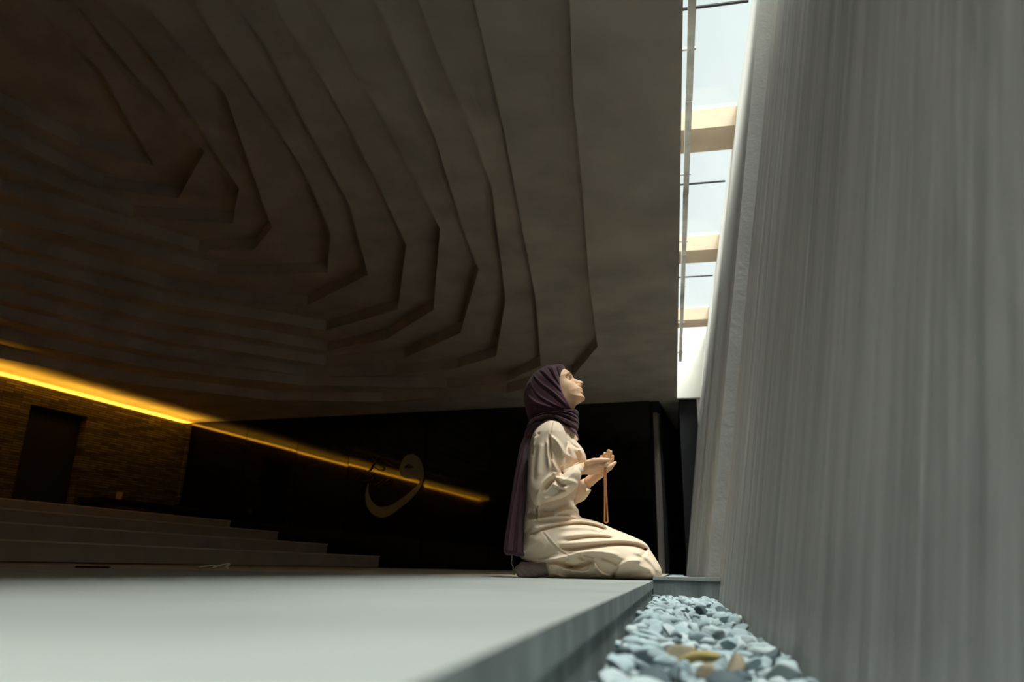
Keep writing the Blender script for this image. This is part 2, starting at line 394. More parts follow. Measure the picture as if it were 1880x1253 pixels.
for k in range(8):
    y0, y1 = -5.9 + k * 2.33, -5.9 + (k + 1) * 2.33 - .01
    bm = bmesh.new(); y1 = min(y1, 12.72)
    add_hex(bm, [(-.02, y0 - 3, .000), (.02, y0 - 3, -.008), (.02, y1 - 3, -.008), (-.02, y1 - 3, .000), (-.019, y0 - 3, .005), (.021, y0 - 3, -.003), (.021, y1 - 3, -.003), (-.019, y1 - 3, .005)]); obj('light_strip', bm, M['led'], led)
bm = bmesh.new(); add_box(bm, -.06, -.03, -8.9, 9.7, -.058, .02); obj('rail', M['tray'] and bm, M['tray'], led)

cv_d = bpy.data.lights.new('added_amber_fill', 'AREA'); cv = bpy.data.objects.new('added_amber_fill', cv_d); COL.objects.link(cv)  # added lamp without a fitting, brightens the soffits and lower tiers
cv_d.shape = 'RECTANGLE'; cv_d.size = .03; cv_d.size_y = 18.4; cv_d.energy = 72; cv_d.color = (1.0, .50, .04); cv_d.spread = math.radians(114)
cv.location = (XL + .36, 3.4, 2.40); cv.rotation_euler = (0, math.radians(180), 0)
bm = bmesh.new(); add_box(bm, XL + .001, XL + .03, 12.66, 12.735, 1.32, ZT); obj('corner_trim', bm, M['brick'], wl)
struct(box('wall_back', M['dark'], -12.2, 1.2, YB - .3, YB, -.3, 5.3))

# stairs: four broad carpeted treads along the left side
sx = [-6.68, -7.785, -8.905, -10.04]; szs = [.205, .412, .632, .84]
bm = bmesh.new()
for i in range(4):
    zl = 0 if i == 0 else szs[i - 1]
    xr = sx[i]; xe = sx[i + 1] if i < 3 else XL
    add_box(bm, XL - .3, xr, YB, YE - .012, zl + (.012 if i == 0 else .0), szs[i] - .02)
    add_box(bm, xe - .03, xr + .012, YB, YE - .012, szs[i] - .02, szs[i])
st = struct(obj('floor_stairs', bm, M['stair']))

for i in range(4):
    box('tread_edge_highlight', M['edge_highlight'], sx[i] + .0125, sx[i] + .016, YB, YE - .012, szs[i] - .014, szs[i] + .002, parent=st)  # thin pale strips paint the light caught along each tread edge
bn = empty('bench', (XL + .35, 11.5, .84)); tag(bn, 'low dark bench on the top stair below the brick wall', 'bench')
box('seat', M['phone'], -.3, .2, -1.3, 1.2, .16, .24, parent=bn)
for yy in (-1.2, 1.1): box('leg', M['phone'], -.28, .18, yy - .04, yy + .04, 0, .16, parent=bn)
bm = bmesh.new(); bmesh.ops.create_cone(bm, cap_ends=True, segments=16, radius1=.045, radius2=.055, depth=.15)
cp = obj('paper_cup', bm, M['cup'], smooth=False); cp.location = (XL + .3, 10.86, .84 + .24 + .075)
tag(cp, 'small tan paper cup standing on the dark bench by the brick wall', 'cup')

# ------------------------------------------------------------------ small things left on the floor
def tube(name, pts, r, m, parent=None, seg=8, flat=1.0, taper=None):
    bm = bmesh.new(); rings = []
    P = [Vector(p) for p in pts]
    for i, p in enumerate(P):
        d = (P[min(i + 1, len(P) - 1)] - P[max(i - 1, 0)]).normalized()
        a = d.cross(Vector((0, 0, 1))); a = a.normalized() if a.length > 1e-4 else Vector((1, 0, 0)); b = a.cross(d)
        rr = r * (taper(i / (len(P) - 1)) if taper else 1)
        rings.append([bm.verts.new(p + a * math.cos(t) * rr + b * math.sin(t) * rr * flat) for t in [2 * math.pi * k / seg for k in range(seg)]])
    for i in range(len(rings) - 1):
        for k in range(seg): bm.faces.new((rings[i][k], rings[i][(k + 1) % seg], rings[i + 1][(k + 1) % seg], rings[i + 1][k]))
    bm.faces.new(rings[0]); bm.faces.new(rings[-1][::-1])
    return obj(name, bm, m, parent, smooth=True)
o0 = on_z(390, 1046, 0)
cpts = smooth_loop([(-.10, .02, .006), (-.06, -.03, .010), (-.02, .03, .020), (.01, 0, .008), (.03, -.03, .010), (.055, .02, .026), (.075, .04, .030), (.085, 0, .012), (.115, -.02, .008)], 5, closed=False)
tg = tube('crumpled_strap', [tuple(p) for p in cpts], .009, M['cord'], flat=.55); tg.location = tuple(o0)
tag(tg, 'small crumpled white strap lying on the floor in front of the stairs', 'strap')
o1 = on_z(171, 1043.5, 0)
bm = bmesh.new(); add_box(bm, -.075, .075, -.036, .036, 0, .008); bmesh.ops.bevel(bm, geom=bm.edges[:], offset=.003, segments=2, affect='EDGES')
ph = obj('phone', bm, M['phone']); ph.location = tuple(o1); ph.rotation_euler = (0, 0, math.radians(38))
tag(ph, 'flat black phone lying on the floor left of the white strap', 'phone')

# ------------------------------------------------------------------ gutter pebbles
def stone_mesh(seed, fac):
    rnd = random.Random(seed); bm = bmesh.new(); bmesh.ops.create_icosphere(bm, subdivisions=3, radius=1)
    off = Vector((rnd.uniform(0, 50), rnd.uniform(0, 50), rnd.uniform(0, 50)))
    planes = []
    for _ in range(fac):
        d = Vector((rnd.gauss(0, 1), rnd.gauss(0, 1), rnd.gauss(0, 1))).normalized(); planes.append((d, rnd.uniform(.42, .78)))
    for v in bm.verts:
        p = v.co.copy()
        for d, h in planes:
            e = p.dot(d) - h
            if e > 0: p -= d * e * .92
        p *= 1 + .10 * mnoise.noise(p * 1.4 + off) + .03 * mnoise.noise(p * 4 + off)
        v.co = p
    me = bpy.data.meshes.new('stone'); bm.to_mesh(me); bm.free()
    me.polygons.foreach_set('use_smooth', [True] * len(me.polygons)); me.materials.append(None); return me
STM = {'pale': mat('stone_pale', (.43, .49, .50), .75, var=.14, scale=25, bump=.2, bscale=60),
       'blue': mat('stone_bluish', (.33, .41, .43), .75, var=.16, scale=25, bump=.2, bscale=60),
       'grey': mat('stone_grey', (.24, .295, .31), .75, var=.18, scale=25, bump=.2, bscale=60),
       'dark': mat('stone_slate', (.075, .10, .11), .7, var=.2, scale=25, bump=.2, bscale=60),
       'ochre': mat('stone_ochre', (.33, .26, .08), .75, var=.35, scale=30, bump=.2, bscale=60, dark=(.22, .17, .08)),
       'tan': mat('stone_tan', (.25, .21, .14), .75, var=.3, scale=30, bump=.2, bscale=60)}
SHAPES = [stone_mesh(100 + i, 3 + i % 6) for i in range(12)]
def top_z(s, n):
    t = min(1, max(0, (s - .8) / 2.4)); u = (n + .085) / .26
    return (-.060 - .030 * u) * (1 - t) + (-.060 + .0 * u) * t + .004 * math.sin(9 * s + 20 * n)
pts = []
tries = 0
while tries < 16000:
    tries += 1
    s = random.uniform(.68, 3.165); n = random.uniform(-.072, .152)
    r = random.choice([.012, .0145, .017, .0195, .022])
    if n - r < -.088 or n + r > near_n(s, -.08) - .006 or s + r > 3.19: continue
    if all((s - a) ** 2 + (n - b) ** 2 > (.82 * (r + c)) ** 2 for a, b, c in pts): pts.append((s, n, r))
special = [(1333, 1114, .022, 'dark', 'rounded dark slate pebble resting against the concrete wall near the cross beam'),
           (1288, 1121, .020, 'dark', 'dark grey oval pebble in the middle of the gutter near the cross beam'),
           (1283, 1213, .019, 'ochre', 'yellow ochre pebble lying in the middle of the grey pebbles'),
           (1252, 1200, .024, 'tan', 'mottled brown pebble just left of and behind the yellow ochre one'),
           (1312, 1208, .017, 'ochre', 'brownish yellow pebble just right of the yellow ochre one'),
           (1352, 1219, .017, 'tan', 'small brown pebble right of the yellow ones in the foreground gutter')]
spec = []
for px, py, r, m, lab in special:
    p = on_z(px, py, -.055)
    for _ in range(6): p = on_z(px, py, top_z(p @ qd, p @ qn) + .006)
    spec.append((float(p @ qd), min(float(p @ qn), near_n(0, -.06) - 1.25 * r), r, m, lab))
pts = [p for p in pts if all((p[0] - q[0]) ** 2 + (p[1] - q[1]) ** 2 > (.75 * (p[2] + q[2])) ** 2 for q in spec)]
pts.sort(); far_pts = pts[294:]; pts = pts[:294]      # the nearest ones show largest
def put_stone(s, n, r, m, label, group, lift=0):
    o = bpy.data.objects.new('pebble', random.choice(SHAPES)); COL.objects.link(o)
    ax = (r * random.uniform(1.1, 1.55), r * random.uniform(.85, 1.15), r * random.uniform(.52, .85))
    o.scale = ax; o.rotation_euler = (random.gauss(0, .42), random.gauss(0, .42), random.uniform(0, 6.28))
    o.location = Q(s, n, top_z(s, n) - ax[2] * .80 + random.uniform(-.008, .010) + lift)
    o.material_slots[0].link = 'OBJECT'; o.material_slots[0].material = STM[m]
    tag(o, label, 'pebble', group)
for s, n, r in pts:
    m = random.choices(['pale', 'blue', 'grey', 'dark', 'tan'], [5, 5, 3, .5, .3])[0]
    lab = {'pale': 'pale bluish grey pebble among the loose pebbles in the gutter', 'blue': 'bluish grey pebble among the loose pebbles in the gutter', 'grey': 'medium grey pebble among the loose pebbles in the gutter',
           'dark': 'small dark pebble among the paler loose pebbles in the gutter', 'tan': 'small tan pebble among the grey loose pebbles in the gutter'}[m]
    put_stone(s, n, r, m, lab, {'pale': 'pale bluish pebbles in the gutter', 'blue': 'bluish grey pebbles in the gutter', 'grey': 'medium grey pebbles in the gutter', 'dark': 'small dark pebbles in the gutter', 'tan': 'small tan pebbles in the gutter'}[m])
for s, n, r, m, lab in spec: put_stone(s, n, r, m, lab, None, .006)
# the pebbles beneath and beyond, beyond counting
vs, fs, cnt = [], [], 0
def heap(s0, s1, n0, n1, num, zf, r0, r1):
    global cnt
    bmt = bmesh.new(); bmesh.ops.create_icosphere(bmt, subdivisions=2, radius=1)
    base = np.array([v.co for v in bmt.verts]); fac = [[v.index for v in f.verts] for f in bmt.faces]; bmt.free()
    for _ in range(num):
        s, n = random.uniform(s0, s1), random.uniform(n0, n1); r = random.uniform(r0, r1)
        sc = np.array([r * random.uniform(1, 1.5), r, r * random.uniform(.6, .9)])
        R3 = np.array(Matrix.Rotation(random.uniform(0, 6.28), 3, 'Z') @ Matrix.Rotation(random.gauss(0, .4), 3, 'X'))
        pp = (base * (1 + .12 * np.random.randn(len(base), 1) * .5) * sc) @ R3.T + np.array(Q(s, n, zf(s, n)))
        k = len(vs); vs.extend(map(tuple, pp)); fs.extend([[a + k for a in f] for f in fac])
def one(s, n, r, z):
    k = len(vs); me_ = random.choice(SHAPES)
    sc = Vector((r * random.uniform(1.1, 1.55), r * random.uniform(.85, 1.15), r * random.uniform(.52, .85)))
    R3 = Matrix.Rotation(random.uniform(0, 6.28), 3, 'Z') @ Matrix.Rotation(random.gauss(0, .42), 3, 'X')
    c = Vector(Q(s, n, z))
    vs.extend(tuple(c + R3 @ Vector((v.co.x * sc.x, v.co.y * sc.y, v.co.z * sc.z))) for v in me_.vertices)
    fs.extend([i + k for i in p.vertices] for p in me_.polygons)
for s, n, r in far_pts: one(s, n, r, top_z(s, n) - r * .55 + random.uniform(-.006, .008))
heap(.35, 3.18, -.068, .145, 620, lambda s, n: top_z(s, n) - .030 + random.uniform(-.006, .004), .014, .022)
heap(3.36, 12.3, -.07, .115, 520, lambda s, n: -.030 + random.uniform(-.01, .006), .015, .028)
heap(-.5, .62, -.068, .145, 160, lambda s, n: top_z(s, n) - .022, .016, .026)
me = bpy.data.meshes.new('gravel'); me.from_pydata(vs, [], fs); me.update()
gr = link('gravel', me, mat('gravel_grey', (.36, .43, .445), .95, spec=.05, var=.30, scale=16, bump=.2), smooth=True); gr['kind'] = 'stuff'
tag(gr, 'layer of grey gravel beneath and beyond the loose pebbles in the gutter', 'gravel')

# ================================================================== the kneeling person
SW, NW = 3.42, -.40
PLOC = Q(SW, NW, 0)
person = empty('person', PLOC, -ANG)
tag(person, 'person kneeling in cream dress and plum headscarf, face lifted, hands raised holding prayer beads', 'person')
X0, X1, Zl, Zh, G = -.45, .55, -.06, 1.10, .002
GX, GZ = np.meshgrid(np.arange(X0, X1, G), np.arange(Zl, Zh, G), indexing='ij')
GX = GX.astype(np.float32); GZ = GZ.astype(np.float32)
def L(px, py, y=0.0):                                # pixel on the plane at depth y of the person's own frame
    p = on_s(px, py, SW + y); return np.array([p @ qn - NW, y, p[2]])
def L2(P, y=0.0): return [(lambda q: (q[0], q[2]))(L(px, py, y)) for px, py in P]
def seg_d(ax, az, bx, bz, X, Z):
    dx, dz = bx - ax, bz - az; ll = dx * dx + dz * dz + 1e-12
    t = np.clip(((X - ax) * dx + (Z - az) * dz) / ll, 0, 1)
    return np.hypot(X - ax - t * dx, Z - az - t * dz), t
def poly_grid(P, y=0.0, smooth=4):
    P = smooth_loop(P, smooth) if smooth else P
    V = L2(P, y); d = np.full(GX.shape, 9., np.float32); ins = np.zeros(GX.shape, bool)
    for i in range(len(V)):
        a, b = V[i - 1], V[i]
        d = np.minimum(d, seg_d(*a, *b, GX, GZ)[0])
        if abs(a[1] - b[1]) > 1e-9:
            c = ((a[1] > GZ) != (b[1] > GZ)); ins ^= c & (GX < (b[0] - a[0]) * (GZ - a[1]) / (b[1] - a[1]) + a[0])
    return np.where(ins, -d, d).astype(np.float32)
PXM = .00262                                          # metres per pixel near the person
FOLD = 1.0
def folds(F, y=0.0):                                  # each: (points, half width px, height mm); creases and ridges of the cloth
    g = np.zeros(GX.shape, np.float32)
    for pts_, wpx, mm in F:
        V = L2(smooth_loop(pts_, 4, closed=False) if len(pts_) > 2 else pts_, y); d = np.full(GX.shape, 9., np.float32); T = np.zeros_like(d); n = len(V) - 1
        for i in range(n):
            di, t = seg_d(*V[i], *V[i + 1], GX, GZ); m = di < d
            T = np.where(m, (i + t) / n, T); d = np.minimum(d, di)
        fade = np.clip(np.minimum(T, 1 - T) * 5 + .25, 0, 1)
        g += (FOLD * mm * .001 * fade * np.exp(-(d / (wpx * PXM)) ** 2)).astype(np.float32)
    return g
def samp(g, x, z):
    u = np.clip((x - X0) / G, 0, g.shape[0] - 1.001); v = np.clip((z - Zl) / G, 0, g.shape[1] - 1.001)
    i = u.astype(np.int32); j = v.astype(np.int32); a = (u - i).astype(np.float32); b = (v - j).astype(np.float32)
    return (g[i, j] * (1 - a) + g[i + 1, j] * a) * (1 - b) + (g[i, j + 1] * (1 - a) + g[i + 1, j + 1] * a) * b
def infl(P, g, yc, Wd, R):
    x, y, z = P; d2 = samp(g, x, z); t = np.maximum((R + d2) / R, 0)
    return (np.sqrt(t * t + ((y - yc) / Wd) ** 2) - 1) * min(R, Wd)
def smin(a, b, k):
    h = np.maximum(k - np.abs(a - b), 0) / k; return np.minimum(a, b) - h * h * k * .25
def smax(a, b, k): return -smin(-a, -b, k)
def cap(P, a, b, ra, rb):
    x, y, z = P; d = b - a; ll = d @ d + 1e-12
    t = np.clip(((x - a[0]) * d[0] + (y - a[1]) * d[1] + (z - a[2]) * d[2]) / ll, 0, 1)
    return np.sqrt((x - a[0] - t * d[0]) ** 2 + (y - a[1] - t * d[1]) ** 2 + (z - a[2] - t * d[2]) ** 2) - (ra + (rb - ra) * t)
def sph(P, c, r): x, y, z = P; return np.sqrt((x - c[0]) ** 2 + (y - c[1]) ** 2 + (z - c[2]) ** 2) - r
def chain(P, J, k=.004):                              # joints (px, py, depth, radius px)
    f = None
    for a, b in zip(J[:-1], J[1:]):
        c = cap(P, L(*a[:3]), L(*b[:3]), a[3] * PXM, b[3] * PXM); f = c if f is None else smin(f, c, k)
    return f
def sdf_mesh(fn, lo, hi, h):
    """surface nets over the blocks the surface passes through"""
    B = 16; lo = np.array(lo, float); n = np.ceil((np.array(hi) - lo) / h / B).astype(int)
    bi = np.stack(np.meshgrid(*[np.arange(k) for k in n], indexing='ij'), -1).reshape(-1, 3)
    c = lo + (bi + .5) * B * h
    f = fn(tuple(c.T.astype(np.float32)))
    bi = bi[np.abs(f) < B * h * .87 + .03]
    gi = np.arange(B + 1); keys, pos, quads = [], [], []
    off = np.stack(np.meshgrid(gi, gi, gi, indexing='ij'), -1).reshape(-1, 3)
    S = 1 << 20
    def key(a): return (a[..., 0].astype(np.int64) * 4096 + a[..., 1]) * 4096 + a[..., 2] + S
    for q in range(0, len(bi), 64):
        b = bi[q:q + 64]; idx = b[:, None, :] * B + off[None]
        p = (lo + idx * h).astype(np.float32)
        v = fn((p[..., 0].ravel(), p[..., 1].ravel(), p[..., 2].ravel())).reshape(len(b), B + 1, B + 1, B + 1)
        sg = v < 0
        cnt = np.zeros((len(b), B, B, B), np.int8)
        for i in (0, 1):
            for j in (0, 1):
                for k in (0, 1): cnt += sg[:, i:i + B, j:j + B, k:k + B]
        w = np.argwhere((cnt > 0) & (cnt < 8))
        if len(w):
            bb, cc = w[:, 0], w[:, 1:]; cor = {}
            for i in (0, 1):
                for j in (0, 1):
                    for k in (0, 1): cor[i, j, k] = v[bb, cc[:, 0] + i, cc[:, 1] + j, cc[:, 2] + k]
            acc = np.zeros((len(w), 3)); num = np.zeros(len(w))
            for ax in range(3):
                for u in (0, 1):
                    for t in (0, 1):
                        a = [u, t]; a.insert(ax, 0); e = [u, t]; e.insert(ax, 1)
                        f0, f1 = cor[tuple(a)], cor[tuple(e)]; m = (f0 < 0) != (f1 < 0)
                        tt = np.where(m, f0 / np.where(f0 - f1 == 0, 1, f0 - f1), 0)
                        pt = np.zeros((len(w), 3)); pt += a; pt[:, ax] = tt
                        acc += pt * m[:, None]; num += m
            g = b[bb] * B + cc
            keys.append(key(g)); pos.append(lo + (g + acc / num[:, None]) * h)
        for ax in range(3):
            o1 = [0, 0, 0]; o1[ax] = 1
            s0 = sg[:, :B, :B, :B]; s1 = sg[:, o1[0]:B + o1[0], o1[1]:B + o1[1], o1[2]:B + o1[2]]
            w = np.argwhere(s0 != s1)
            if not len(w): continue
            g = b[w[:, 0]] * B + w[:, 1:]; fl = s0[tuple(w.T)]
            u, t = (ax + 1) % 3, (ax + 2) % 3; du = np.zeros(3, int); du[u] = 1; dt = np.zeros(3, int); dt[t] = 1
            K = np.stack([key(g - du - dt), key(g - dt), key(g), key(g - du)], 1)
            K[~fl] = K[~fl][:, ::-1]; quads.append(K)
    keys = np.concatenate(keys); pos = np.concatenate(pos); quads = np.concatenate(quads)
    o = np.argsort(keys); keys = keys[o]; pos = pos[o]
    ix = np.clip(np.searchsorted(keys, quads), 0, len(keys) - 1); ok = (keys[ix] == quads).all(1)
    return pos, ix[ok]
def mesh_from(name, pos, quads, m, parent):
    me = bpy.data.meshes.new(name); me.vertices.add(len(pos)); me.vertices.foreach_set('co', pos.astype(np.float32).ravel())
    me.loops.add(quads.size); me.loops.foreach_set('vertex_index', quads.astype(np.int32).ravel())
    me.polygons.add(len(quads)); me.polygons.foreach_set('loop_start', np.arange(0, quads.size, 4, dtype=np.int32))
    me.update(calc_edges=True); me.validate()
    return link(name, me, m, parent, smooth=True)
def garment(name, fn, lo, hi, h, m, parent):
    p, q = sdf_mesh(fn, lo, hi, h); return mesh_from(name, p, q, m, parent)
def floor_cut(P, f): return smax(f, -P[2] + .001, .006)

# --- the body: one continuous surface
g_head = poly_grid([(1022, 674), (1036, 678), (1043, 681.5), (1048, 686), (1050.5, 691), (1051.5, 697), (1055, 705), (1061, 711.5), (1066, 714), (1067, 719), (1066.5, 723), (1067.5, 725.5), (1072, 728), (1073.8, 731), (1072, 735), (1065, 739), (1058.4, 743), (1054.5, 749), (1051, 757), (1048, 770), (1046, 792), (1030, 800), (1008, 792), (1001, 770), (990, 750), (976, 728), (978, 702), (995, 685)], 0, 4)
g_nose = poly_grid([(1048, 689), (1053, 694.5), (1060.5, 698), (1068.8, 701), (1070.6, 703.5), (1069, 708), (1067, 712.8), (1060, 714), (1053, 709), (1047, 698)], 0, 4)
g_ul = poly_grid([(1059, 715), (1067, 712.8), (1069.6, 716), (1068.6, 718.6), (1060, 719)], 0, 3)
g_ll = poly_grid([(1059, 719.4), (1068.4, 719.2), (1070.3, 721.5), (1067.8, 724.5), (1060, 723)], 0, 3)
g_torso = poly_grid([(1012, 778), (1040, 784), (1052, 800), (1062, 826), (1062, 850), (1050, 900), (1048, 930), (1058, 950), (1110, 978), (1170, 1005), (1196, 1030), (1204, 1054), (1180, 1058), (1080, 1056), (1000, 1056), (975, 1040), (968, 1000), (978, 940), (982, 880), (984, 820), (992, 790)], 0, 4)
EYE_N, EYE_F = L(1041.2, 695.6, -.030), L(1041.2, 695.6, .030)
def mirror(v): return np.array([v[0], -v[1], v[2]])
RH = dict(
 arm=[(1010, 800, -.135, 15), (988, 900, -.185, 10), (1066, 862, -.115, 7.6)],
 palm=[[(1066, 861, -.115, 7.4), (1082, 855, -.108, 7.5), (1098, 851, -.098, 5.4)], [(1066, 861, -.112, 7), (1084, 857, -.095, 8), (1101, 856, -.078, 5.2)], [(1068, 863, -.105, 6.5), (1084, 861, -.08, 8), (1101, 861, -.06, 5)], [(1068, 864, -.1, 6), (1083, 865, -.068, 6.5), (1098, 866, -.045, 4.6)]],
 fing=[[(1078, 850, -.128, 4.6), (1090, 846.5, -.130, 4.3), (1104, 845.2, -.118, 3.8), (1117, 845.2, -.104, 2.9)],
       [(1098, 851, -.100, 4.2), (1110, 855, -.104, 3.5), (1115, 852.5, -.104, 3.1), (1114.5, 848.5, -.100, 2.7)],
       [(1101, 856, -.080, 4.1), (1114, 859.5, -.080, 3.7), (1123, 855, -.074, 3.3), (1129.5, 850, -.068, 2.7)],
       [(1101, 861, -.062, 3.9), (1113, 864, -.060, 3.5), (1121, 860, -.055, 3.1), (1126, 854, -.05, 2.6)],
       [(1098, 866, -.047, 3.5), (1108, 868.5, -.044, 3.1), (1115, 865, -.04, 2.8), (1120, 859.5, -.036, 2.4)]])
LH = dict(
 arm=[(1010, 800, .135, 15), (1030, 905, .185, 10), (1082, 884, .055, 7.4)],
 palm=[[(1081, 885, .055, 7.2), (1093, 872, .058, 8), (1106, 853, .062, 5.2)], [(1081, 885, .05, 7), (1097, 870, .04, 8), (1111, 855, .042, 5.2)], [(1083, 885, .045, 6.6), (1100, 870, .022, 7.5), (1115, 857, .022, 5)], [(1084, 885, .04, 6), (1101, 871, .006, 6.6), (1117, 861, .002, 4.6)]],
 fing=[[(1090, 874, .08, 4.6), (1097, 860, .1, 4.2), (1101, 848, .102, 3.6), (1104, 839, .096, 2.9)],
       [(1106, 853, .062, 4.2), (1107, 843, .066, 3.6), (1109, 838, .064, 3.2), (1110, 833.5, .058, 2.7)],
       [(1111, 855, .042, 4.2), (1113, 843, .046, 3.7), (1115, 835, .042, 3.3), (1117.5, 828, .036, 2.7)],
       [(1115, 857, .022, 4.0), (1118, 845, .024, 3.6), (1120, 837, .02, 3.2), (1121.5, 830, .014, 2.6)],
       [(1117, 861, .002, 3.6), (1121.5, 851, .0, 3.2), (1124, 844, -.004, 2.9), (1125, 838, -.008, 2.4)]])
def hand_sdf(P, h):
    f = chain(P, h['arm'][1:], .01)
    for c in h['palm']: f = smin(f, chain(P, c, .008), .012)
    for c in h['fing']: f = smin(f, chain(P, c, .003), .0045)
    return f
JAW = L(1054.5, 722, -.028)
ALA = L(1061.5, 708.2, -.0125); NOS = L(1065.2, 711.4, -.0065)
BROWR = L(1046, 689.2, -.024); CHEEK = L(1046, 710, -.040); MC = L(1060.8, 719.0, -.024)
def body_sdf(P):
    f = infl(P, g_head, 0, .071, .060)
    f = smin(f, sph(P, CHEEK, .022), .03); f = smin(f, sph(P, mirror(CHEEK), .022), .03)
    f = smin(f, infl(P, g_nose, 0, .0155, .018), .006)
    f = smin(f, sph(P, ALA, .0078), .005); f = smin(f, sph(P, mirror(ALA), .0078), .005)
    for c in (NOS, mirror(NOS)): f = smax(f, -sph(P, c, .0034), .003)
    for c in (EYE_N, EYE_F):                          # sockets, then lids around the eyeballs
        q = c + np.array([.006, 0.006 * np.sign(c[1]), .001])
        f = smax(f, -sph(P, q, .0150), .014)
        f = smin(f, np.maximum(sph(P, c, .0133), P[2] - (c[2] + .020)), .004)
    for c in (BROWR, mirror(BROWR)): f = smin(f, sph(P, c, .0085), .014)
    f = smin(f, infl(P, g_ul, 0, .0235, .010), .0035); f = smin(f, infl(P, g_ll, 0, .0215, .010), .0035)
    f = smax(f, -cap(P, L(1069.0, 719, 0), MC, .0007, .0009), .0018); f = smax(f, -cap(P, L(1069.0, 719, 0), mirror(MC), .0007, .0009), .0018)
    for sg_ in (-1, 1): f = smin(f, sph(P, np.array([JAW[0], JAW[1] * -sg_, JAW[2]]), .020), .034)
    # eye openings
    for c in (EYE_N, EYE_F):
        sgn = np.sign(c[1]); a = c + np.array([.0135, -.004 * sgn, .0015]); b = c + np.array([-.003, .0125 * sgn, .0035])
        mid = c + np.array([.0105, .0105 * sgn, .0040])
        op = np.minimum(cap(P, a, mid, .0022, .0036), cap(P, mid, b, .0036, .0018)); f = smax(f, -op, .002)
    f = smin(f, infl(P, g_torso, 0, .125, .11), .02)
    for h in (RH, LH):
        f = smin(f, chain(P, h['arm'][:2] + [h['arm'][1]], .01), .02)
        f = smin(f, hand_sdf(P, h), .010)
    for y in (-.075, .075):
        f = smin(f, chain(P, [(990, 1040, y, 8), (960, 1052, y, 5)], .01), .02)
    return floor_cut(P, f)
pos, quads = sdf_mesh(body_sdf, (-.42, -.30, -.02), (.40, .30, 1.06), .00235)
body = mesh_from('body', pos, quads, M['skin'], person)
lm = np.minimum(infl(tuple(pos.T), g_ul, 0, .0235, .010), infl(tuple(pos.T), g_ll, 0, .0215, .010))
xm = L(1062, 719, 0)[0]
at = body.data.attributes.new('lip', 'FLOAT', 'POINT'); at.data.foreach_set('value', (np.clip(1 - (lm + .0005) / .0015, 0, 1) * (pos[:, 0] > xm)).astype(np.float32))
nt = M['skin'].node_tree; b = nt.nodes['Principled BSDF']; an = nt.nodes.new('ShaderNodeAttribute'); an.attribute_name = 'lip'
mx = nt.nodes.new('ShaderNodeMix'); mx.data_type = 'RGBA'; src = b.inputs['Base Color'].links[0].from_socket
nt.links.new(an.outputs['Fac'], mx.inputs[0]); nt.links.new(src, mx.inputs[6]); mx.inputs[7].default_value = (.62, .30, .21, 1); nt.links.new(mx.outputs[2], b.inputs['Base Color'])
def ball(name, c, r, m, parent, scale=(1, 1, 1), rot=None):
    bm = bmesh.new(); bmesh.ops.create_uvsphere(bm, u_segments=20, v_segments=14, radius=r)
    bmesh.ops.scale(bm, vec=scale, verts=bm.verts[:])
    if rot is not None: bmesh.ops.transform(bm, matrix=rot, verts=bm.verts[:])
    bmesh.ops.translate(bm, vec=tuple(c), verts=bm.verts[:]); return obj(name, bm, m, parent, smooth=True)
for c in (EYE_N, EYE_F):
    sgn = np.sign(c[1]); e = ball('eye', c, .0121, M['eyew'], body)
    d = Vector((.80, .30 * sgn, .62)).normalized(); rot = d.to_track_quat('Z', 'Y').to_matrix().to_4x4()
    ball('iris', c + np.array(d) * .0088, .0056, M['iris'], e, (1, 1, .75), rot)
    a = L(1047.5, 693.8, .016 * sgn); m_ = L(1045.0, 692.6, .030 * sgn) + np.array([0, .006 * sgn, 0]); z_ = L(1038.6, 694.4, .040 * sgn) + np.array([0, .003 * sgn, 0])
    tube('eyelashes', [tuple(p) for p in smooth_loop([a, m_, z_], 5, closed=False)], .0014, M['brow'], body, seg=6)
    tube('eyebrow', [tuple(p) for p in smooth_loop([L(1049.6, 688.8, .013 * sgn), L(1047.6, 686.2, .028 * sgn), L(1042.6, 685.2, .040 * sgn), L(1037.5, 687.2, .050 * sgn)], 5, closed=False)], .0052, M['brow'], body, seg=6, flat=.6, taper=lambda t: 1 - .6 * t)

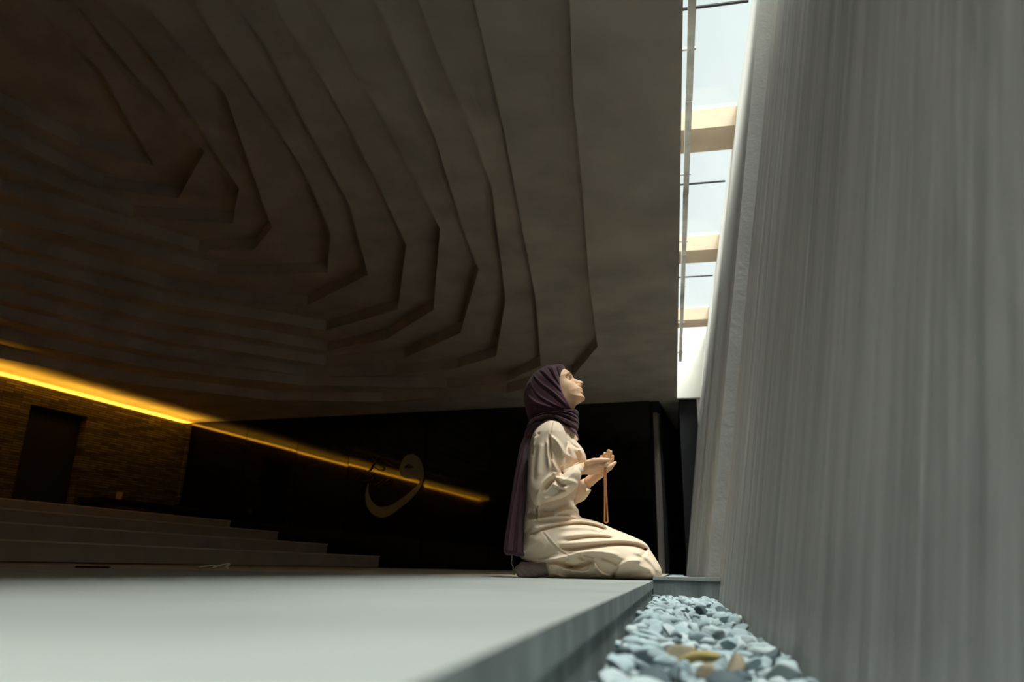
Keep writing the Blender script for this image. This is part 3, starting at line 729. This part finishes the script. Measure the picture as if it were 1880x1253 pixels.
# --- dress
g_bod = poly_grid([(1012, 770), (1032, 774), (1048, 785), (1055, 804), (1062, 815), (1069, 823), (1073, 832), (1073, 845), (1068, 866), (1061, 892), (1055, 912), (1053, 922), (1058, 932), (1062, 946), (1066, 956), (1040, 985), (1000, 995), (963, 985), (963, 955), (967, 920), (967, 880), (969, 845), (974, 812), (986, 786)], 0, 4)
g_skirt = poly_grid([(964, 942), (1000, 936), (1040, 943), (1062, 950), (1090, 957), (1125, 971), (1160, 985), (1181, 997), (1195, 1013), (1205.5, 1029), (1213, 1044), (1215, 1058), (1211, 1070), (1130, 1071), (1060, 1071), (1004, 1071), (1000, 1046), (990, 1037), (974, 1031), (958, 1026), (957, 1010), (962, 980)], 0, 4)
P4 = lambda *a: [(920 + x / 6.065, 900 + y / 6.065) for x, y in a]
FOLD = 1.7
g_fs = folds([
 (P4((345, 486), (460, 446), (700, 395), (900, 376), (1060, 404), (1150, 440)), 2.0, -7), (P4((345, 460), (460, 418), (700, 362), (900, 345), (1060, 372), (1180, 425)), 3.2, 8),
 (P4((640, 440), (800, 420), (1000, 430), (1120, 450)), 4, 5), (P4((1000, 466), (1160, 482)), 1.8, -3),
 (P4((740, 566), (900, 540), (1080, 526), (1260, 545)), 2.4, -7), (P4((680, 530), (900, 500), (1080, 492), (1300, 510)), 4, 6),
 (P4((690, 652), (900, 644), (1100, 622), (1300, 606), (1500, 618), (1610, 660)), 3.0, -11), (P4((660, 610), (900, 596), (1100, 576), (1300, 562), (1520, 575), (1640, 640)), 4, 9),
 (P4((480, 450), (650, 640), (800, 745)), 1.0, 2.5), (P4((470, 470), (640, 655), (780, 750)), 1.2, -2),
 (P4((220, 765), (400, 790), (600, 775), (760, 742), (900, 705), (1100, 692), (1300, 720)), 3.0, 9), (P4((260, 815), (450, 815), (620, 812), (760, 785)), 2.6, -7),
 (P4((870, 738), (950, 790), (1040, 792)), 2.4, -9), (P4((900, 725), (980, 765), (1060, 780)), 1.6, 6),
 (P4((640, 818), (780, 856), (900, 838), (1030, 800)), 3.0, -20), (P4((690, 880), (760, 850), (800, 870)), 1.5, -7),
 (P4((500, 828), (620, 838), (720, 880), (760, 905)), 3.0, 10), (P4((520, 850), (590, 920), (690, 965)), 2.4, 8), (P4((560, 905), (640, 930)), 2, -8),
 (P4((760, 880), (900, 915), (1000, 890), (1030, 830)), 3.0, 10), (P4((1000, 905), (1045, 810)), 2.0, -10), (P4((1040, 800), (1090, 890), (1150, 935), (1220, 945)), 3.0, 12),
 (P4((1060, 880), (1120, 960)), 2.0, -8), (P4((1225, 985), (1275, 915), (1310, 850)), 2.4, -12), (P4((1260, 960), (1330, 860), (1440, 795), (1560, 790)), 3.5, 10),
 (P4((1100, 740), (1240, 790), (1300, 830)), 4, -8), (P4((1400, 960), (1560, 905), (1660, 925)), 3, -7), (P4((1480, 690), (1600, 740), (1700, 830), (1760, 930)), 4, 6), (P4((1580, 640), (1600, 690), (1570, 740)), 3, -6),
 (P4((440, 850), (480, 920), (520, 965)), 3, -8), (P4((425, 850), (430, 960)), 2.0, 7),
 (P4((300, 520), (420, 560), (520, 640)), 8, 3)], -.14)
P1 = lambda *a: [(900 + x / 2.847, 640 + y / 2.847) for x, y in a]
PB = lambda *a: [(940 + x / 6.267, 740 + y / 6.267) for x, y in a]
g_fb = folds([
 (P1((190, 905), (300, 890), (400, 882), (455, 884)), 2.2, 4), (P1((250, 828), (253, 900)), 1.4, -8), (P1((258, 828), (262, 895)), 1.6, 4),
 (P1((330, 870), (400, 840), (440, 850)), 6, 6), (P1((200, 850), (250, 880)), 4, -6), (P1((260, 850), (330, 855), (420, 815)), 4, -8),
 (PB((560, 260), (600, 310), (640, 420), (660, 480)), 1.6, 4), (PB((640, 420), (690, 480), (760, 510)), 2.0, -4), (PB((670, 500), (700, 600), (690, 680)), 3, 5),
 (PB((760, 520), (800, 580), (790, 650)), 2.5, 5), (PB((720, 560), (750, 640), (700, 700)), 2, -4), (PB((620, 590), (680, 640)), 3, 4)], -.12)
def bodice_sdf(P): return infl(P, g_bod, 0, .165, .095) - samp(g_fb, P[0], P[2]) * (P[1] < .05)
def skirt_sdf(P):
    x, y, z = P
    wd = .185 + .035 * np.clip((x + .05) / .4, 0, 1)
    d2 = samp(g_skirt, x, z); R = .135; t = np.maximum((R + d2) / R, 0)
    f = (np.sqrt(t * t + (np.abs(y) / wd) ** 2.0) - 1) * R
    return f - samp(g_fs, x, z) * .8
def dress_sdf(P): return floor_cut(P, smin(bodice_sdf(P), skirt_sdf(P), .010))
dress = garment('dress', dress_sdf, (-.40, -.27, -.02), (.38, .27, .82), .0036, M['dress'], person)
# near sleeve
YS = -.175
g_sl = poly_grid([(1010, 771.5), (1021, 773), (1031, 780), (1038, 796), (1041, 818), (1040, 845), (1034, 862), (1028, 871), (1040, 864.5), (1052, 859), (1058, 857.5), (1064, 864), (1066, 872), (1062, 884), (1051, 901), (1034, 911), (1016, 918), (1000, 926), (988, 929.5), (979, 925), (973, 910), (969.5, 890), (971, 850), (974, 822), (979, 798), (988, 784), (1000, 775)], YS, 4)
g_fsl = folds([
 (PB((455, 200), (450, 290), (440, 360)), 1.3, -5), (PB((430, 370), (440, 480), (445, 590), (470, 740)), 1.8, -13), (PB((415, 440), (420, 600), (440, 760)), 3.2, 7), (PB((445, 390), (520, 450), (580, 540), (610, 600)), 2.8, 9),
 (PB((460, 440), (500, 560), (520, 660), (570, 790)), 4.5, -9), (PB((450, 650), (500, 730), (540, 790)), 2.6, 9), (PB((620, 470), (610, 640), (580, 790)), 2.4, -8),
 (PB((290, 350), (260, 430), (240, 500)), 2.6, 6), (PB((260, 390), (320, 350)), 2, -5), (PB((350, 470), (320, 650), (310, 850)), 5, 4), (PB((230, 460), (225, 600)), 1.8, -5), (PB((280, 480), (260, 720), (250, 900)), 4, -3),
 (PB((300, 1060), (360, 940), (450, 850), (530, 800)), 3.2, 10), (PB((380, 1000), (430, 930), (490, 880)), 3.2, -14), (PB((480, 800), (520, 850), (560, 900), (620, 930)), 2.4, 8), (PB((500, 830), (540, 850)), 2.5, -10),
 (PB((500, 880), (560, 930), (620, 945)), 1.8, -9), (PB((540, 850), (600, 890), (630, 880)), 2.2, 9), (PB((490, 970), (560, 1000), (620, 1010)), 1.6, -6), (PB((480, 940), (560, 980), (630, 985)), 1.8, 7),
 (PB((350, 1120), (480, 1090), (600, 1020), (700, 930)), 4, 7), (PB((300, 1150), (420, 1130), (520, 1090)), 3, -4), (PB((640, 900), (720, 910), (740, 960)), 3, 5)], YS - .04)
def sleeve_sdf(P):
    x, y, z = P
    yc = -.165 + .055 * np.clip((x - .02) / .17, 0, 1) + .03 * np.clip((z - .62) / .14, 0, 1)
    d2 = samp(g_sl, x, z); R = .060; wd = .062 - .030 * np.clip((x - .115) / .07, 0, 1); t = np.maximum((R + d2) / R, 0)
    return (np.sqrt(t * t + ((y - yc) / wd) ** 2) - 1) * R - samp(g_fsl, x, z)
sleeve = garment('sleeve', sleeve_sdf, (-.36, -.30, .28), (.18, .02, .84), .0034, M['dress'], dress)
def cuff(name, a, b, ra, rb, th, parent, squash=1.0, seg=28):
    a, b = Vector(a), Vector(b); d = (b - a).normalized(); u = d.cross(Vector((0, 1, 0))).normalized(); v = d.cross(u)
    bm = bmesh.new(); rings = []
    for c, r in ((a, ra - th), (a, ra), (a.lerp(b, .5), (ra + rb) / 2 * 1.02), (b, rb), (b + d * .002, rb - th * .5), (b, rb - th), (a.lerp(b, .3), ra - th)):
        rings.append([bm.verts.new(c + u * math.cos(t) * r + v * math.sin(t) * r * squash) for t in [2 * math.pi * k / seg for k in range(seg)]])
    for i in range(len(rings) - 1):
        for k in range(seg): bm.faces.new((rings[i][k], rings[i][(k + 1) % seg], rings[i + 1][(k + 1) % seg], rings[i + 1][k]))
    return obj(name, bm, M['dress'], parent, smooth=True)
cuff('cuff', L(1036, 876.5, -.150), L(1066.5, 861.2, -.120), .0305, .0235, .002, sleeve)
def far_sleeve_sdf(P):
    f = chain(P, [(1014, 792, .150, 18), (1028, 860, .170, 20), (1040, 915, .155, 19), (1062, 905, .10, 15), (1075, 890, .065, 10.5)], .02)
    return f
fsl = garment('sleeve', far_sleeve_sdf, (-.30, .0, .28), (.22, .28, .82), .0045, M['dress'], dress)
# the open, hanging cuff of the far arm
g_fc = poly_grid([(1066, 884), (1071, 880), (1074, 889), (1079, 897), (1085, 899), (1080, 908), (1070, 924), (1064, 934), (1060.5, 941), (1058, 930), (1060, 905)], .03, 3)
def fcuff_sdf(P): return infl(P, g_fc, .045, .040, .030)
garment('cuff', fcuff_sdf, (.02, -.02, .28), (.22, .12, .52), .003, M['dress'], fsl)
# collar, pocket, tie
def plate(name, P, y, th, m, parent, tilt=0.0):
    bm = bmesh.new(); pts = [L(*p, y) for p in P]
    cx_ = np.mean([p[0] for p in pts]); pts = [p + np.array([0, tilt * (p[0] - cx_), 0]) for p in pts]
    vs_ = [bm.verts.new(tuple(p)) for p in pts]; f = bm.faces.new(vs_)
    r = bmesh.ops.extrude_face_region(bm, geom=[f]); bmesh.ops.translate(bm, vec=(0, th, 0), verts=[v for v in r['geom'] if isinstance(v, bmesh.types.BMVert)])
    bmesh.ops.bevel(bm, geom=bm.edges[:], offset=min(.001, th * .3), segments=2, affect='EDGES')
    return obj(name, bm, m, parent)
plate('collar', PB((600, 300), (650, 290), (720, 345), (760, 415), (745, 432), (690, 400), (650, 370)), -.055, .004, M['dress'], dress, .5)
plate('collar', PB((640, 300), (700, 320), (768, 418), (755, 432), (700, 400)), .03, .004, M['dress'], dress, -.5)
plate('chest_pocket', PB((690, 505), (760, 510), (812, 560), (800, 600), (740, 580), (690, 560)), -.088, .006, M['dress'], dress, 1.1)
tpts = [L(938.6, 1014, -.03), L(940, 1024, -.03), L(939, 1034, -.03), L(942, 1042, -.03), L(944, 1056, -.035)]
tube('dress_tie', [tuple(p) for p in smooth_loop(tpts, 5, closed=False)], .0052, M['cord'], dress, flat=.5)

# --- socks
def sock_sdf(P, y):
    f = chain(P, [(1006, 1044, y, 13), (975, 1049, y, 12.5), (958, 1054, y, 8.5)], .015)
    f = smin(f, chain(P, [(960, 1042, y, 9), (951, 1045, y, 5.5)], .01), .02)
    f = f + .0020 * np.cos((P[0] * .8 + P[2]) * 240) * .4
    return floor_cut(P, f)
for y in (-.085, .075):
    garment('sock', lambda P, y=y: sock_sdf(P, y), (-.42, y - .07, -.01), (-.14, y + .07, .14), .003, M['sock'], person)

# --- headscarf: hood, neck wrap, long tail
PH = lambda *a: [(940 + x / 8.95, 660 + y / 8.95) for x, y in a]
g_hood = poly_grid([(1034, 671.2), (1022.7, 671.2), (1007, 673), (988, 682.5), (975, 695.5), (966, 713), (962.5, 730), (964, 745), (968, 762), (976, 776), (1000, 778), (1040, 772), (1057, 757), (1060, 745), (1056, 725), (1044, 705), (1040, 690), (1038, 676)], 0, 4)
g_face = poly_grid([(1036.5, 660), (1034.2, 676), (1029.8, 692), (1028.6, 706), (1035.5, 726.5), (1044.5, 740), (1050.5, 752), (1070, 760), (1110, 740), (1110, 680), (1070, 655)], -.06, 3)
FOLD = 1.15
g_fh = folds([
 (PH((440, 205), (600, 340), (740, 480), (860, 610), (960, 760)), 1.5, -5), (PH((590, 150), (690, 300), (800, 460), (900, 640)), 1.4, -5), (PH((730, 120), (770, 260), (800, 360)), 1.2, -4), (PH((660, 120), (730, 300), (810, 470)), 2.0, 4),
 (PH((360, 270), (500, 430), (700, 570), (900, 770)), 1.6, 5), (PH((500, 190), (640, 340), (770, 480), (930, 720)), 2.0, 4), (PH((310, 380), (420, 590), (600, 715), (840, 830)), 1.5, 5), (PH((330, 420), (440, 630), (640, 760), (830, 850)), 1.8, -5),
 (PH((380, 330), (520, 470), (720, 620), (880, 790)), 1.6, -5), (PH((205, 570), (250, 470), (300, 390)), 1.6, 4), (PH((500, 480), (650, 600), (800, 740)), 1.6, -4), (PH((230, 700), (360, 780), (560, 830)), 2.5, -4), (PH((260, 600), (380, 720), (560, 790), (760, 840)), 2.5, 4)], -.06)
def hood_sdf(P):
    x, y, z = P
    f = infl(P, g_hood, 0, .098, .072) - samp(g_fh, x, z)
    fc = samp(g_face, x, z)
    return smax(f, -fc, .004)
scarf = garment('headscarf', hood_sdf, (-.36, -.13, .62), (.10, .13, 1.06), .0026, M['scarf'], person)
g_wrap = poly_grid([(974, 777), (985, 767), (1000, 760), (1022, 756), (1041, 753.5), (1058, 750.5), (1059.5, 757), (1058.5, 764), (1059.5, 772), (1058, 780), (1054.5, 784), (1057, 791), (1056, 798), (1047, 792), (1036, 783), (1028, 778.5), (1012, 773.5), (998, 779), (988, 787.5), (979, 800), (970, 815), (962, 812), (966, 795)], -.05, 3)
g_fw = folds([
 (PH((500, 880), (700, 855), (850, 840), (1050, 832)), 1.4, 4), (PH((420, 960), (560, 900), (700, 890), (850, 880), (1060, 890)), 1.2, -6), (PH((420, 985), (600, 920), (800, 905), (1060, 925)), 1.5, 5),
 (PH((360, 1030), (560, 945), (720, 925), (900, 930), (1060, 960)), 1.2, -6), (PH((700, 945), (820, 960), (950, 1000), (1060, 1020)), 1.3, -6), (PH((720, 930), (850, 950), (1060, 990)), 1.5, 4),
 (PH((740, 970), (850, 1020), (980, 1070), (1050, 1085)), 1.4, 5), (PH((740, 985), (860, 1060), (1000, 1130)), 1.2, -5), (PH((300, 1130), (420, 1030), (560, 965), (700, 950)), 1.4, 4), (PH((270, 1180), (400, 1060), (520, 1000), (640, 985)), 1.2, -5), (PH((860, 1080), (960, 1160), (1040, 1200)), 1.5, 4)], -.07)
def wrap_sdf(P):
    x, y, z = P
    wd = .082 + .075 * np.clip((.80 - z) / .11, 0, 1) * np.clip((.02 - x) / .10, 0.15, 1)
    d2 = samp(g_wrap, x, z); R = .030; t = np.maximum((R + d2) / R, 0)
    return (np.sqrt(t * t + (y / wd) ** 2) - 1) * R - samp(g_fw, x, z)
garment('neck_wrap', wrap_sdf, (-.38, -.20, .62), (.12, .20, .86), .0028, M['scarf'], scarf)
g_tail = poly_grid([(976, 778), (969, 792), (957, 820), (948.5, 866), (941.5, 908), (934.5, 957), (927, 1014), (945, 1020.5), (965, 1021), (965, 991), (966.8, 914), (971.5, 851), (976, 808), (988.5, 787), (1000, 779), (990, 772)], -.08, 3)
g_ft = folds([(P1((185, 520), (150, 700), (120, 880), (100, 1060)), 1.8, 5), (P1((200, 500), (165, 720), (140, 900), (122, 1070)), 1.6, -6), (P1((205, 560), (180, 760), (160, 920), (148, 1075)), 1.8, 5), (P1((210, 640), (190, 800), (176, 950), (168, 1080)), 1.5, -5),
               (P1((240, 420), (200, 500), (175, 600)), 1.6, 4), (P1((225, 410), (185, 500), (160, 620), (130, 800)), 1.5, -5), (P1((155, 620), (125, 800), (95, 1020)), 1.4, -4)], -.12)
def tail_sdf(P):
    x, y, z = P
    yc = -.095 + .03 * np.clip((z - .5) / .3, 0, 1)
    d2 = samp(g_tail, x, z); R = .022; t = np.maximum((R + d2) / R, 0)
    return (np.sqrt(t * t + ((y - yc) / .055) ** 2) - 1) * R - samp(g_ft, x, z) * .6
garment('scarf_tail', tail_sdf, (-.46, -.18, .06), (-.16, .02, .82), .0030, M['scarf'], scarf)

# --- prayer beads hanging from the pinched fingers
hang = L(1110.5, 850, -.104); bot = L(1111, 960.5, -.104)
pb = empty('prayer_beads', tuple(Vector(PLOC) + Matrix.Rotation(-ANG, 3, 'Z') @ Vector(hang)), -ANG)
tag(pb, 'looped string of small orange brown wooden prayer beads hanging from raised fingers', 'prayer beads')
drop = hang[2] - bot[2]; path = []
NB = 46
def half_w(t): return .0018 + .0016 * min(1, t * 2) + .0030 * max(0, (t - .55) / .45)
for side in (-1, 1):
    for i in range(NB):
        t = i / (NB - 1) * .975
        path.append((side * half_w(t) + .0012 * t, side * .0012, -drop * t))
wl_ = half_w(.975)
loop_b = [(-wl_ * math.cos(q) + .0012, 0, -drop * .975 - wl_ * 1.1 * math.sin(q)) for q in (.55, 1.2, 1.95, 2.6)]
def bead_r(t): return .0033
bmb = bmesh.new(); bmesh.ops.create_uvsphere(bmb, u_segments=10, v_segments=7, radius=.0040); bmesh.ops.scale(bmb, vec=(1.12, 1.12, .74), verts=bmb.verts[:])
bme = bpy.data.meshes.new('bead'); bmb.to_mesh(bme); bmb.free(); bme.polygons.foreach_set('use_smooth', [True] * len(bme.polygons)); bme.materials.append(M['bead'])
for x, y, z in path + loop_b:
    o = bpy.data.objects.new('bead', bme); COL.objects.link(o); o.parent = pb; o.location = (x, y, z)
strand = path[:NB] + loop_b + path[NB:][::-1]
tube('string', strand, .0008, M['bead'], pb, seg=5)
